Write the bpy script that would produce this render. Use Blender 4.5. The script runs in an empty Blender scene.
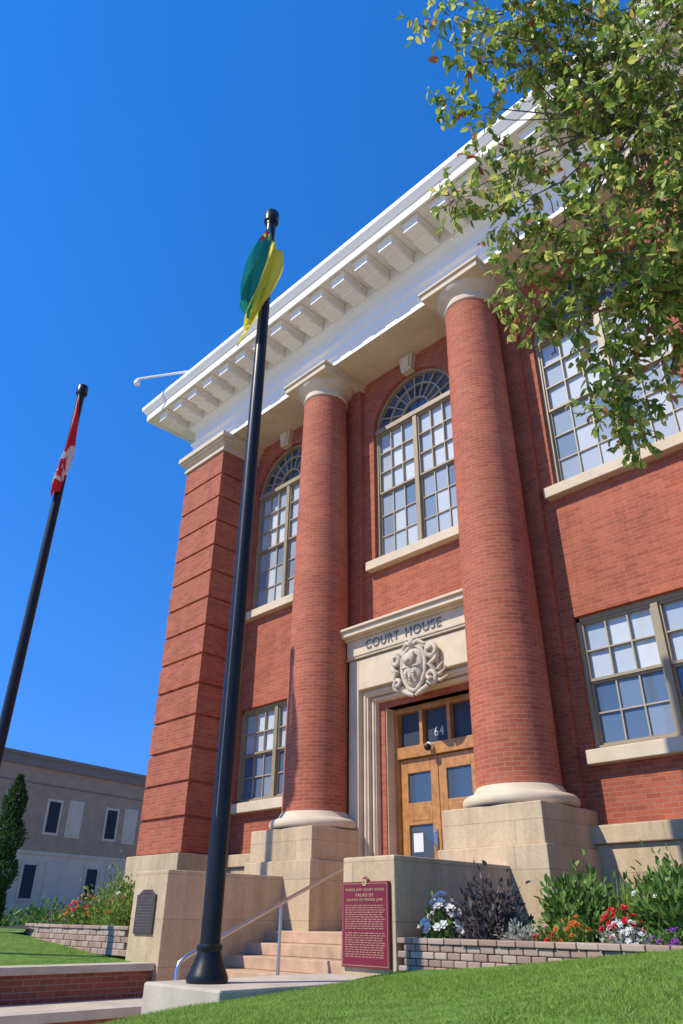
import bpy, bmesh, math, random
import numpy as np
from mathutils import Vector, Matrix, geometry
R = math.radians
random.seed(7)
scene = bpy.context.scene
COL = scene.collection
W = {}

# ------------------------------------------------------------------ camera
F = 728.0
up_c = Vector((15.0, 1295.0, -728.0)).normalized()
left_c = Vector((-815.0, -400.0, -728.0)).normalized()
x_c = -left_c
x_c = (x_c - up_c * x_c.dot(up_c)).normalized()
y_c = up_c.cross(x_c)
CAMROT = Matrix((x_c, y_c, up_c))          # camera -> world
def ray(px, py):
    return CAMROT @ Vector(((px - 341.5) / F, (512 - py) / F, -1.0))
def at_d(px, py, s):
    return ray(px, py) * s
cam_d = bpy.data.cameras.new('camera'); cam = bpy.data.objects.new('camera', cam_d); COL.objects.link(cam)
cam_d.sensor_fit = 'VERTICAL'; cam_d.sensor_height = 36; cam_d.sensor_width = 24
cam_d.lens = F / 1024 * 36; cam_d.clip_end = 3000; cam_d.clip_start = 0.05
cam.matrix_world = CAMROT.to_4x4()
scene.camera = cam

# ------------------------------------------------------------------ helpers
def tag(o, label=None, cat=None, group=None, kind=None):
    if label: o['label'] = label
    if cat: o['category'] = cat
    if group: o['group'] = group
    if kind: o['kind'] = kind
    return o
def empty(name, loc, label, cat, group=None, local=False, rotz=0):
    o = bpy.data.objects.new(name, None); COL.objects.link(o)
    o.location = loc; o.rotation_euler = (0, 0, rotz); o.empty_display_size = .2
    tag(o, label, cat, group)
    W[o.name] = Vector((0, 0, 0)) if local else Vector(loc)
    return o
def finish(me, name, mat, parent, origin, smooth=None, bevel=0):
    pw = W[parent.name] if parent else Vector((0, 0, 0))
    org = Vector(origin) if origin is not None else pw.copy()
    me.transform(Matrix.Translation(-org))
    o = bpy.data.objects.new(name, me); COL.objects.link(o)
    o.parent = parent
    o.location = org - pw
    W[o.name] = org
    for m in (mat if isinstance(mat, (list, tuple)) else [mat]): me.materials.append(m)
    if smooth is not None:
        for p in me.polygons: p.use_smooth = True
        me.set_sharp_from_angle(angle=R(smooth))
    if bevel:
        b = o.modifiers.new('bevel', 'BEVEL'); b.width = bevel; b.segments = 2; b.limit_method = 'ANGLE'
    return o

class MB:
    def __init__(s): s.v = []; s.f = []
    def add(s, vs, fs):
        n = len(s.v); s.v += [tuple(v) for v in vs]; s.f += [tuple(i + n for i in f) for f in fs]; return s
    def box(s, x0, x1, y0, y1, z0, z1):
        vs = [(x0,y0,z0),(x1,y0,z0),(x1,y1,z0),(x0,y1,z0),(x0,y0,z1),(x1,y0,z1),(x1,y1,z1),(x0,y1,z1)]
        return s.add(vs, [(3,2,1,0),(4,5,6,7),(0,1,5,4),(1,2,6,5),(2,3,7,6),(3,0,4,7)])
    def obox(s, c, ux, uy, uz, hx, hy, hz):
        c=Vector(c);ux=Vector(ux)*hx;uy=Vector(uy)*hy;uz=Vector(uz)*hz
        vs=[c-ux-uy-uz,c+ux-uy-uz,c+ux+uy-uz,c-ux+uy-uz,c-ux-uy+uz,c+ux-uy+uz,c+ux+uy+uz,c-ux+uy+uz]
        return s.add(vs,[(3,2,1,0),(4,5,6,7),(0,1,5,4),(1,2,6,5),(2,3,7,6),(3,0,4,7)])
    def quad(s, *p): return s.add(p, [tuple(range(len(p)))])
    def prism(s, poly, y0, y1):          # poly in (x,z), counter-clockwise seen from -y
        n = len(poly)
        vs = [(x, y0, z) for x, z in poly] + [(x, y1, z) for x, z in poly]
        fs = [tuple(range(n)), tuple(reversed(range(n, 2*n)))]
        fs += [(i, i+n, (i+1) % n + n, (i+1) % n) for i in range(n)]
        return s.add(vs, fs)
    def lathe(s, prof, c=(0, 0), seg=40, caps=True):
        vs = []
        for r, z in prof:
            for k in range(seg):
                a = 2*math.pi*k/seg; vs.append((c[0]+r*math.cos(a), c[1]+r*math.sin(a), z))
        fs = []
        for i in range(len(prof)-1):
            for k in range(seg):
                k2 = (k+1) % seg
                fs.append((i*seg+k, i*seg+k2, (i+1)*seg+k2, (i+1)*seg+k))
        if caps:
            fs.append(tuple(reversed(range(seg)))); n = (len(prof)-1)*seg; fs.append(tuple(range(n, n+seg)))
        return s.add(vs, fs)
    def tube(s, pts, rad, seg=8):
        pts = [Vector(p) for p in pts]
        if not isinstance(rad, (list, tuple)): rad = [rad]*len(pts)
        vs = []; prev = None
        for i, p in enumerate(pts):
            t = (pts[min(i+1, len(pts)-1)] - pts[max(i-1, 0)]).normalized()
            ref = prev if prev is not None else (Vector((0,0,1)) if abs(t.z) < .9 else Vector((1,0,0)))
            u = (ref - t*ref.dot(t)).normalized(); prev = u; w = t.cross(u)
            for k in range(seg):
                a = 2*math.pi*k/seg; vs.append(p + (u*math.cos(a) + w*math.sin(a))*rad[i])
        fs = []
        for i in range(len(pts)-1):
            for k in range(seg):
                k2 = (k+1) % seg; fs.append((i*seg+k, i*seg+k2, (i+1)*seg+k2, (i+1)*seg+k))
        fs.append(tuple(reversed(range(seg)))); n = (len(pts)-1)*seg; fs.append(tuple(range(n, n+seg)))
        return s.add(vs, fs)
    def ell(s, c, r, seg=14, rings=9, rot=None):
        vs = []; fs = []
        for i in range(rings+1):
            th = math.pi*i/rings
            for k in range(seg):
                a = 2*math.pi*k/seg
                p = Vector((r[0]*math.sin(th)*math.cos(a), r[1]*math.sin(th)*math.sin(a), r[2]*math.cos(th)))
                if rot is not None: p = rot @ p
                vs.append(p + Vector(c))
        for i in range(rings):
            for k in range(seg):
                k2 = (k+1) % seg; fs.append((i*seg+k, (i+1)*seg+k, (i+1)*seg+k2, i*seg+k2))
        return s.add(vs, fs)
    def ring(s, cx, cz, r0, r1, y0, y1, a0=0, a1=180, seg=24):
        vs = []; fs = []
        for i in range(seg+1):
            a = R(a0 + (a1-a0)*i/seg); c, d = math.cos(a), math.sin(a)
            for (r, y) in ((r0, y0), (r1, y0), (r1, y1), (r0, y1)): vs.append((cx+r*c, y, cz+r*d))
        for i in range(seg):
            for k in range(4):
                k2 = (k+1) % 4; fs.append((i*4+k, i*4+k2, (i+1)*4+k2, (i+1)*4+k))
        fs += [(3,2,1,0), (seg*4, seg*4+1, seg*4+2, seg*4+3)]
        return s.add(vs, fs)
    def build(s, name, mat, parent=None, origin=None, smooth=None, bevel=0):
        me = bpy.data.meshes.new(name); me.from_pydata(s.v, [], s.f)
        bm = bmesh.new(); bm.from_mesh(me); bmesh.ops.recalc_face_normals(bm, faces=bm.faces); bm.to_mesh(me); bm.free()
        return finish(me, name, mat, parent, origin, smooth, bevel)

# ------------------------------------------------------------------ materials
def new_mat(name):
    m = bpy.data.materials.new(name); m.use_nodes = True
    nt = m.node_tree; b = nt.nodes['Principled BSDF']; return m, nt, b
def nd(nt, t, **kw):
    n = nt.nodes.new(t)
    for k, v in kw.items(): setattr(n, k, v)
    return n
def c4(c): return (c[0], c[1], c[2], 1)
def math_n(nt, op, a, b=None):
    n = nd(nt, 'ShaderNodeMath', operation=op)
    for i, x in enumerate((a, b)):
        if x is None: continue
        if isinstance(x, (int, float)): n.inputs[i].default_value = x
        else: nt.links.new(x, n.inputs[i])
    return n.outputs[0]
def ramp(nt, fac, stops, interp='LINEAR'):
    n = nd(nt, 'ShaderNodeValToRGB'); cr = n.color_ramp; cr.interpolation = interp
    while len(cr.elements) < len(stops): cr.elements.new(.5)
    for e, (p, c) in zip(cr.elements, stops): e.position = p; e.color = c4(c)
    nt.links.new(fac, n.inputs[0]); return n.outputs[0]
def mul(nt, a, b, fac=1.0):
    n = nd(nt, 'ShaderNodeMix', data_type='RGBA', blend_type='MULTIPLY'); n.inputs[0].default_value = fac
    nt.links.new(a, n.inputs[6]); nt.links.new(b, n.inputs[7]); return n.outputs[2]
def noise(nt, vec, scale, detail=4, rough=.55):
    n = nd(nt, 'ShaderNodeTexNoise'); n.inputs['Scale'].default_value = scale; n.inputs['Detail'].default_value = detail
    n.inputs['Roughness'].default_value = rough; nt.links.new(vec, n.inputs['Vector']); return n.outputs['Fac']
def plain(name, col, rough=.6, amt=.12, scale=6, metal=0, bump=0, bscale=60, spec=.5):
    m, nt, b = new_mat(name)
    g = nd(nt, 'ShaderNodeNewGeometry').outputs['Position']
    f = noise(nt, g, scale, 6)
    lo = [c*(1-amt*1.6) for c in col]; hi = [min(1, c*(1+amt*1.6)) for c in col]
    nt.links.new(ramp(nt, f, [(.25, lo), (.75, hi)]), b.inputs['Base Color'])
    b.inputs['Roughness'].default_value = rough; b.inputs['Metallic'].default_value = metal
    b.inputs['Specular IOR Level'].default_value = spec
    if bump:
        bn = nd(nt, 'ShaderNodeBump'); bn.inputs['Strength'].default_value = bump; bn.inputs['Distance'].default_value = .01
        nt.links.new(noise(nt, g, bscale, 5), bn.inputs['Height']); nt.links.new(bn.outputs[0], b.inputs['Normal'])
    return m
def brick_mat(name, mode, c1, c2, mort, bw=.20, rh=.063, ms=.006, radius=.5, rough=.8, var=.16, bump=.5, vs=1.3, streak=0):
    m, nt, b = new_mat(name)
    geo = nd(nt, 'ShaderNodeNewGeometry'); pos = geo.outputs['Position']
    if mode == 'wall':
        sp = nd(nt, 'ShaderNodeSeparateXYZ'); nt.links.new(pos, sp.inputs[0])
        sn = nd(nt, 'ShaderNodeSeparateXYZ'); nt.links.new(geo.outputs['True Normal'], sn.inputs[0])
        k = math_n(nt, 'GREATER_THAN', math_n(nt, 'ABSOLUTE', sn.outputs[0]), .7)
        u = math_n(nt, 'ADD', math_n(nt, 'MULTIPLY', sp.outputs[0], math_n(nt, 'SUBTRACT', 1.0, k)), math_n(nt, 'MULTIPLY', sp.outputs[1], k))
        v = sp.outputs[2]
    else:
        tc = nd(nt, 'ShaderNodeTexCoord'); sp = nd(nt, 'ShaderNodeSeparateXYZ'); nt.links.new(tc.outputs['Object'], sp.inputs[0])
        if mode == 'col':
            u = math_n(nt, 'MULTIPLY', math_n(nt, 'ARCTAN2', sp.outputs[1], sp.outputs[0]), radius); v = sp.outputs[2]
        else:
            v = math_n(nt, 'MULTIPLY', math_n(nt, 'ARCTAN2', sp.outputs[2], sp.outputs[0]), radius)
            u = math_n(nt, 'SQRT', math_n(nt, 'ADD', math_n(nt, 'POWER', sp.outputs[0], 2.0), math_n(nt, 'POWER', sp.outputs[2], 2.0)))
    cb = nd(nt, 'ShaderNodeCombineXYZ'); nt.links.new(u, cb.inputs[0]); nt.links.new(v, cb.inputs[1])
    bt = nd(nt, 'ShaderNodeTexBrick'); nt.links.new(cb.outputs[0], bt.inputs['Vector'])
    for k, x in (('Color1', c4(c1)), ('Color2', c4(c2)), ('Mortar', c4(mort)), ('Scale', 1.0), ('Mortar Size', ms), ('Mortar Smooth', .15), ('Bias', 0.0), ('Brick Width', bw), ('Row Height', rh)):
        bt.inputs[k].default_value = x
    f = noise(nt, pos, vs, 7, .6)
    col = mul(nt, bt.outputs['Color'], ramp(nt, f, [(.3, [1-var]*3), (.7, [1+var*.4]*3)]))
    f2 = noise(nt, pos, 22, 3)
    col = mul(nt, col, ramp(nt, f2, [(.3, [.9]*3), (.7, [1.06]*3)]))
    if streak:
        mp = nd(nt, 'ShaderNodeMapping'); mp.inputs['Scale'].default_value = (3.2, 3.2, .22); nt.links.new(pos, mp.inputs['Vector'])
        f3 = noise(nt, mp.outputs[0], 1.6, 6, .65)
        col = mul(nt, col, ramp(nt, f3, [(.35, [1-streak, 1-streak*1.05, 1-streak*1.1]), (.6, [1.03]*3)]))
    nt.links.new(col, b.inputs['Base Color']); b.inputs['Roughness'].default_value = rough
    b.inputs['Specular IOR Level'].default_value = .25
    h = math_n(nt, 'SUBTRACT', math_n(nt, 'MULTIPLY', noise(nt, pos, 70, 4), .35), bt.outputs['Fac'])
    bn = nd(nt, 'ShaderNodeBump'); bn.inputs['Strength'].default_value = bump; bn.inputs['Distance'].default_value = .006
    nt.links.new(h, bn.inputs['Height']); nt.links.new(bn.outputs[0], b.inputs['Normal'])
    return m
def island_mat(name, stops, rough=.5, trans=.3, spec=.4):
    m, nt, b = new_mat(name)
    g = nd(nt, 'ShaderNodeNewGeometry')
    col = ramp(nt, g.outputs['Random Per Island'], stops)
    nt.links.new(col, b.inputs['Base Color']); b.inputs['Roughness'].default_value = rough; b.inputs['Specular IOR Level'].default_value = spec
    if trans:
        t = nd(nt, 'ShaderNodeBsdfTranslucent'); nt.links.new(col, t.inputs['Color'])
        mx = nd(nt, 'ShaderNodeMixShader'); mx.inputs[0].default_value = trans
        nt.links.new(b.outputs[0], mx.inputs[1]); nt.links.new(t.outputs[0], mx.inputs[2])
        nt.links.new(mx.outputs[0], nt.nodes['Material Output'].inputs[0])
    return m

BR1, BR2, MORT = (.49, .132, .064), (.365, .087, .043), (.40, .185, .115)
M_brick = brick_mat('red_brick', 'wall', BR1, BR2, MORT, streak=.08)
M_colbrick = brick_mat('column_brick', 'col', (.52,.142,.070), (.40,.098,.049), (.45,.215,.14), radius=.52, rh=.061, bw=.19)
M_arch = brick_mat('arch_brick', 'arch', BR1, BR2, MORT, bw=.23, rh=.066, radius=1.25)
M_stone = brick_mat('sandstone', 'wall', (.62,.465,.285), (.565,.42,.25), (.42,.31,.185), bw=1.35, rh=.55, ms=.005, var=.16, bump=.3, streak=.16)
M_stone2 = plain('carved_sandstone', (.65,.525,.36), .8, .08, 3, bump=.25, bscale=45, spec=.2)
M_white = plain('white_paint', (.88,.825,.72), .6, .03, 1.2, bump=.05, spec=.3)
M_frame = plain('olive_tan_window_paint', (.31,.245,.145), .5, .08, 4)
M_muntin = plain('beige_muntin_paint', (.41,.345,.24), .5, .05, 4)
M_glass = island_mat('window_glass', [(0,(.17,.24,.31)),(.2,(.33,.40,.45)),(.55,(.48,.53,.55)),(1,(.66,.68,.66))], rough=.05, trans=0, spec=.8)  # pale tones stand in for reflected sky and blinds, varied per pane
M_glass_m = island_mat('mid_window_glass', [(0,(.07,.12,.18)),(.4,(.23,.29,.35)),(.7,(.40,.45,.48)),(1,(.59,.61,.60))], rough=.05, trans=0, spec=.8)  # reflected sky, blinds and dim interior put into the pane colours
M_glass_d = island_mat('dark_window_glass', [(0,(.04,.08,.14)),(.6,(.11,.16,.23)),(1,(.25,.31,.37))], rough=.04, trans=0, spec=.8)  # dark interior with reflected blue coloured into each pane
M_fan = island_mat('fanlight_glass', [(0,(.02,.04,.07)),(1,(.09,.13,.18))], rough=.06, trans=0, spec=.7)
M_transom = plain('transom_glass', (.035,.05,.07), .45, .05, 2, spec=.35)
M_far_glass = plain('far_dark_glass', (.03,.033,.036), .35, .1, 3, spec=.15)
M_wood = plain('golden_oak', (.44,.20,.055), .4, .2, 9)
M_black = plain('black_paint', (.010,.010,.011), .36, .1, 5, spec=.35)
M_steel = plain('brushed_steel', (.55,.55,.55), .32, .05, 10, metal=1)
M_step = plain('brown_pink_step_stone', (.50,.325,.205), .85, .16, 5, bump=.2, bscale=40)
M_conc = plain('concrete', (.50,.425,.32), .9, .12, 3, bump=.3, bscale=50)
M_pave = plain('pavement_concrete', (.56,.50,.41), .9, .1, 3, bump=.2)  # warm tone raised to bounce light into shaded parts
M_maroon = plain('maroon_enamel', (.18,.011,.021), .4, .05, 8)
M_gold = plain('gold_lettering', (.50,.37,.18), .45, .05, 8)
M_gold2 = plain('fine_gold_lettering', (.40,.23,.12), .5, .05, 8)
M_bronze = plain('aged_bronze', (.07,.05,.04), .5, .2, 12)
M_letter = plain('grey_metal_lettering', (.16,.155,.15), .45, .08, 8)
M_dig = plain('grey_digits', (.50,.49,.46), .5, .02)
M_rope = plain('grey_rope', (.2,.2,.19), .8, .02)
M_soil = plain('dark_soil', (.045,.03,.02), .95, .3, 12, bump=.6)
M_bark = plain('bark', (.13,.10,.075), .9, .25, 14, bump=.6)
M_paper = plain('paper', (.7,.7,.68), .8, .04)

# ------------------------------------------------------------------ light & sky
EL, PHI = 47.0, 24.0
ld = Vector((math.sin(R(PHI))*math.cos(R(EL)), math.cos(R(PHI))*math.cos(R(EL)), -math.sin(R(EL))))
sun_d = bpy.data.lights.new('sun', 'SUN'); sun_d.energy = 5.0; sun_d.angle = R(.5); sun_d.color = (1, .93, .81)
sun = bpy.data.objects.new('sun', sun_d); COL.objects.link(sun); sun.rotation_euler = ld.to_track_quat('-Z', 'Y').to_euler()
w = bpy.data.worlds.new('World'); scene.world = w; w.use_nodes = True; nt = w.node_tree
tc = nd(nt, 'ShaderNodeTexCoord')
add = nd(nt, 'ShaderNodeVectorMath', operation='ADD'); add.inputs[1].default_value = (0, 0, .28); nt.links.new(tc.outputs['Generated'], add.inputs[0])
nrm = nd(nt, 'ShaderNodeVectorMath', operation='NORMALIZE'); nt.links.new(add.outputs[0], nrm.inputs[0])
sky = nd(nt, 'ShaderNodeTexSky', sky_type='NISHITA'); sky.sun_disc = False
nt.links.new(nrm.outputs[0], sky.inputs['Vector'])
sky.sun_elevation = R(EL); sky.sun_rotation = R(180 + PHI); sky.air_density = 1.0; sky.dust_density = 0; sky.ozone_density = 4.0
hs = nd(nt, 'ShaderNodeHueSaturation'); hs.inputs['Saturation'].default_value = 1.32; hs.inputs['Value'].default_value = 1.8
nt.links.new(sky.outputs[0], hs.inputs['Color'])
tint = nd(nt, 'ShaderNodeRGB'); tint.outputs[0].default_value = (1.13, .86, 1.0, 1)
nt.links.new(mul(nt, hs.outputs[0], tint.outputs[0]), nt.nodes['Background'].inputs[0]); nt.nodes['Background'].inputs[1].default_value = .15
vs = scene.view_settings; vs.view_transform = 'Standard'; vs.look = 'None'; vs.exposure = 0; vs.gamma = 1

# ------------------------------------------------------------------ COURTHOUSE
CX = -7.815; YW = 9.6; YE = 8.60; ZT = 10.80
BAYS = [-11.85, CX, -3.65]; COLX = [-9.84, -5.76]; LBAY = [-11.85, -3.73]
ch = empty('courthouse', (CX, YW, -.6), 'red brick courthouse with tall brick columns, arched windows and white cornice', 'building')

# facade wall with openings
ZS = 9.30; ZL = 2.05
UWS = [1.10, 1.10, 1.24]; LWS = [1.15, 1.19]
def arch_poly(xc, z0, zs, hw, n=24):
    p = [(xc-hw, z0), (xc+hw, z0)]
    p += [(xc+hw*math.cos(math.pi*i/n), zs+hw*math.sin(math.pi*i/n)) for i in range(n+1)]
    return p
holes = [arch_poly(b, 6.2, ZS, u) for b, u in zip(BAYS, UWS)]
for b, l in zip(LBAY, LWS): holes.append([(b-l, ZL), (b+l, ZL), (b+l, 3.98), (b-l, 3.98)])
holes.append([(CX-.92, .1), (CX+.92, .1), (CX+.92, 3.3), (CX-.92, 3.3)])
outer = [(-13.3, -.6), (-2.3, -.6), (-2.3, 11.1), (-13.3, 11.1)]
loops = [[Vector((x, z, 0)) for x, z in lp] for lp in [outer] + holes]
flat = [v for lp in loops for v in lp]
mb = MB(); mb.add([(v.x, YW, v.y) for v in flat], [])
for t in geometry.tessellate_polygon(loops): mb.f.append(tuple(t))
for lp in holes:
    n = len(lp); mb.add([(x, YW, z) for x, z in lp] + [(x, 10.08, z) for x, z in lp], [(i, (i+1) % n, (i+1) % n+n, i+n) for i in range(n)])
me = bpy.data.meshes.new('front_wall'); me.from_pydata(mb.v, [], mb.f)
finish(me, 'front_wall', M_brick, ch, None)
mb = MB(); mb.box(-14.5, -1.13, 10.06, 22, -.6, 11.1)
mb.build('side_wall', M_brick, ch)
# responds behind columns
for x in COLX:
    mb = MB(); mb.box(x-.66, x+.64, 9.47, 9.62, 1.1, ZT+.02); mb.build('pilaster', M_brick, ch, bevel=.006)
# piers
for x0 in (-14.7, -2.30):
    x1 = x0 + 1.64 if x0 < -5 else -.93
    mb = MB(); mb.box(x0+.05, x1-.05, 8.55, 10.1, 1.0, ZT-.40)
    n = 14; h = (ZT-.45-1.1)/n
    for k in range(n): mb.box(x0, x1, 8.5, 10.12, 1.1+k*h+.026, 1.1+(k+1)*h-.026)
    p = mb.build('pier', M_brick, ch, bevel=.008)
    mb = MB(); mb.box(x0-.13, x1+.13, 8.37, 10.2, -.6, 1.1); mb.box(x0-.18, x1+.18, 8.32, 10.2, -.6, .35)
    mb.build('plinth', M_stone, p, bevel=.012)
    mb = MB()
    for (o, z0, z1) in ((.05, -.45, -.375), (.02, -.375, -.255), (.08, -.255, -.195), (.14, -.195, -.135), (.19, -.135, -.005)):
        mb.box(x0-o, x1+o, 8.5-o, 10.2, ZT+z0, ZT+z1)
    mb.build('capital', M_stone2, p, bevel=.008)
# columns
ZP = 1.30
for x in COLX:
    mb = MB(); prof = []
    for i in range(25):
        t = i/24; r = .57 - .09*t**1.6
        prof.append((r, ZP+.24 + t*(ZT-.58-ZP-.24)))
    mb.lathe(prof, (x, 9.0), 56)
    c = mb.build('column', M_colbrick, ch, origin=(x, 9.0, 1.42), smooth=40)
    mb = MB()
    mb.lathe([(r_, ZT+z_) for r_, z_ in [(.48,-.58),(.505,-.56),(.505,-.53),(.485,-.515),(.48,-.40),(.505,-.38),(.505,-.355),(.52,-.345),(.58,-.30),(.63,-.23),(.635,-.19)]], (x, 9.0), 48)
    mb.box(x-.66, x+.66, 8.34, 9.66, ZT-.19, ZT-.055); mb.box(x-.70, x+.70, 8.30, 9.70, ZT-.055, ZT-.002)
    mb.build('capital', M_stone2, c, smooth=30)
    mb = MB()
    pr = [(.76, ZP)]
    for i in range(9):
        a = -90 + 180*i/8; pr.append((.685+.085*math.cos(R(a)), ZP+.085+.085*math.sin(R(a))))
    pr += [(.645, ZP+.18), (.625, ZP+.20), (.60, ZP+.24), (.575, ZP+.28)]
    mb.lathe(pr, (x, 9.0), 56); mb.build('column_base', M_stone2, c, smooth=30)
    mb = MB(); mb.box(x-.76, x+.76, 8.25, 9.65, .82, ZP); mb.box(x-.81, x+.81, 8.19, 9.65, -.6, .82)
    mb.build('pedestal', M_stone, c, bevel=.012)
# stone base course
for (x0, x1) in ((-13.1, -10.55), (-5.05, -2.2)):
    mb = MB(); mb.box(x0, x1, 9.42, 9.7, -.6, .88); mb.box(x0, x1, 9.36, 9.7, .88, 1.1)
    mb.build('stone_base', M_stone, ch, bevel=.015)
mb = MB(); mb.box(-14.62, -14.45, 10.1, 22.1, -.6, 1.1); mb.build('stone_base', M_stone, ch)
mb = MB(); mb.box(-1.2, -1.0, 10.1, 22.1, -.6, 1.1); mb.build('stone_base', M_stone, ch)

# windows
def window(xc, z0, z1, hw, arched, rows, glass, name):
    fr = MB(); y0, y1 = 9.68, 9.82; j = .06; mw = .052
    fr.box(xc-hw, xc-hw+j, y0, y1, z0, z1); fr.box(xc+hw-j, xc+hw, y0, y1, z0, z1)
    fr.box(xc-hw+j, xc+hw-j, y0-.02, y1, z0, z0+.075)
    if arched:
        fr.box(xc-hw, xc+hw, y0-.03, y1, z1, z1+.11)
        fr.ring(xc, z1+.005, hw-.06, hw, y0+.003, y1)
        z2 = z1
    else:
        fr.box(xc-hw, xc+hw, y0, y1, z1-.07, z1+.0); z2 = z1-.07
    fr.box(xc-mw, xc+mw, y0-.01, y1, z0+.075, z2)
    o = fr.build(name, M_frame, ch, bevel=.004)
    zb = z0+.075; zm = (zb+z2)/2
    for sx in (-1, 1):
        xa = xc-hw+j if sx < 0 else xc+mw; xb = xc-mw if sx < 0 else xc+hw-j
        for (za, zc, gi) in ((zb, zm, 0), (zm, z2, 1)):
            yy = .0 if gi == 0 else -.03; st = .03; sf = MB(); mu = MB(); pa = MB()
            sf.box(xa, xa+st, 9.735+yy, 9.79, za, zc); sf.box(xb-st, xb, 9.735+yy, 9.79, za, zc)
            sf.box(xa+st, xb-st, 9.735+yy, 9.79, za, za+.04); sf.box(xa+st, xb-st, 9.735+yy, 9.79, zc-.035, zc)
            so = sf.build('sash', M_frame, o)
            a0, a1, b0, b1 = xa+st, xb-st, za+.04, zc-.035
            for i in (1, 2):
                x = a0+(a1-a0)*i/3; mu.box(x-.010, x+.010, 9.742+yy, 9.788, b0, b1)
            for i in range(1, rows):
                z = b0+(b1-b0)*i/rows; mu.box(a0, a1, 9.745+yy, 9.786, z-.010, z+.010)
            mu.build('muntin', M_muntin, o)
            for i in range(3):
                for k in range(rows):
                    px0, px1 = a0+(a1-a0)*i/3, a0+(a1-a0)*(i+1)/3; pz0, pz1 = b0+(b1-b0)*k/rows, b0+(b1-b0)*(k+1)/rows
                    t1, t2 = random.uniform(-.004, .004), random.uniform(-.004, .004)
                    pa.quad((px0, 9.775+t1, pz0), (px1, 9.775-t1, pz0), (px1, 9.775-t1+t2, pz1), (px0, 9.775+t1+t2, pz1))
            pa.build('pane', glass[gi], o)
    if arched:
        fan = MB(); fm = MB(); cz = z1+.11; Ri = hw-.07
        ra_, rb_ = .33*hw, .64*hw
        for r in (ra_, rb_): fm.ring(xc, cz, r-.014, r+.014, 9.72, 9.78, 0, 180)
        N = 10; rr = [.0, ra_, rb_, hw-.07]
        for i in range(1, N):
            a = math.pi*i/N; c, s = math.cos(a), math.sin(a); r1 = Ri - .11*s*s*.9 + .02
            fm.obox((xc+(ra_+r1)/2*c, 9.755, cz+(ra_+r1)/2*s), (c, 0, s), (0, 1, 0), (-s, 0, c), (r1-ra_)/2, .022, .012)
        for i in range(N):
            a0, a1 = math.pi*i/N, math.pi*(i+1)/N
            for q in range(3):
                t = random.uniform(-.004, .004)
                pts = [(xc+r*math.cos(a), 9.785+t, cz-.05*(r > .9)+r*math.sin(a)) for r, a in ((rr[q], a0), (rr[q+1], a0), (rr[q+1], a1), (rr[q], a1))]
                fan.quad(*(pts[:3] if q == 0 else pts))
        fan.build('fanlight_pane', M_fan, o); fm.build('fanlight_muntin', M_muntin, o)
    ov = .12 if arched else .04
    s = MB(); s.box(xc-hw-ov, xc+hw+ov, 9.44, 9.74, z0-.19, z0-.003); s.build('sill', M_stone2, o, bevel=.012)
    if arched:
        k = MB(); zt = ZS+hw; ke = ZT-.005; k.prism([(xc-.13, zt-.02), (xc+.13, zt-.02), (xc+.2, ke), (xc-.2, ke)], 9.46, 9.63)
        k.prism([(xc-.09, zt+.03), (xc+.09, zt+.03), (xc+.14, ke-.05), (xc-.14, ke-.05)], 9.42, 9.5)
        k.build('keystone', M_stone2, o, bevel=.01)
        rg = MB(); rg.ring(xc, ZS, hw, hw+.23, 9.585, 9.65, 0, 180, 40); rg.build('brick_arch', M_arch, o, origin=(xc, 9.6, ZS))
    return o
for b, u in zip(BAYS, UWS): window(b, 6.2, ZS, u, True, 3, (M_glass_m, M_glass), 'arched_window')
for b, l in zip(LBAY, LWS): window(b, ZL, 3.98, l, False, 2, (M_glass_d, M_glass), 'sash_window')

# entablature
prof = [(0,ZT),(0,ZT+.22),(.03,ZT+.235),(.03,ZT+.45),(.07,ZT+.48),(.09,ZT+.52),(.09,ZT+.555),(.01,ZT+.57),(.01,11.72),(.05,11.74),(.10,11.79),(.12,11.83),(.18,11.85),(.18,12.165),(.98,12.165),(.98,12.12),(1.02,12.12),(1.02,12.33),(1.05,12.34),(1.07,12.37),(1.14,12.47),(1.15,12.52),(1.15,12.58),(1.0,12.61),(0,12.72)]
X0, X1, Y0, Y1 = -14.66, -.97, YE, 22.1
mb = MB(); vsx = []; fsx = []
for o, z in prof: vsx += [(X0-o, Y0-o, z), (X1+o, Y0-o, z), (X1+o, Y1+o, z), (X0-o, Y1+o, z)]
for i in range(len(prof)-1):
    for k in range(4):
        k2 = (k+1) % 4; fsx.append((i*4+k, i*4+k2, (i+1)*4+k2, (i+1)*4+k))
n = len(prof)*4; fsx.append((n-4, n-3, n-2, n-1))
mb.add(vsx, fsx); ent = mb.build('entablature', M_white, ch)
mb = MB(); mb.box(X0+.004, X1-.004, Y0+.004, 9.7, ZT+.004, ZT+.12); mb.build('soffit', M_stone2, ent)
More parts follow.
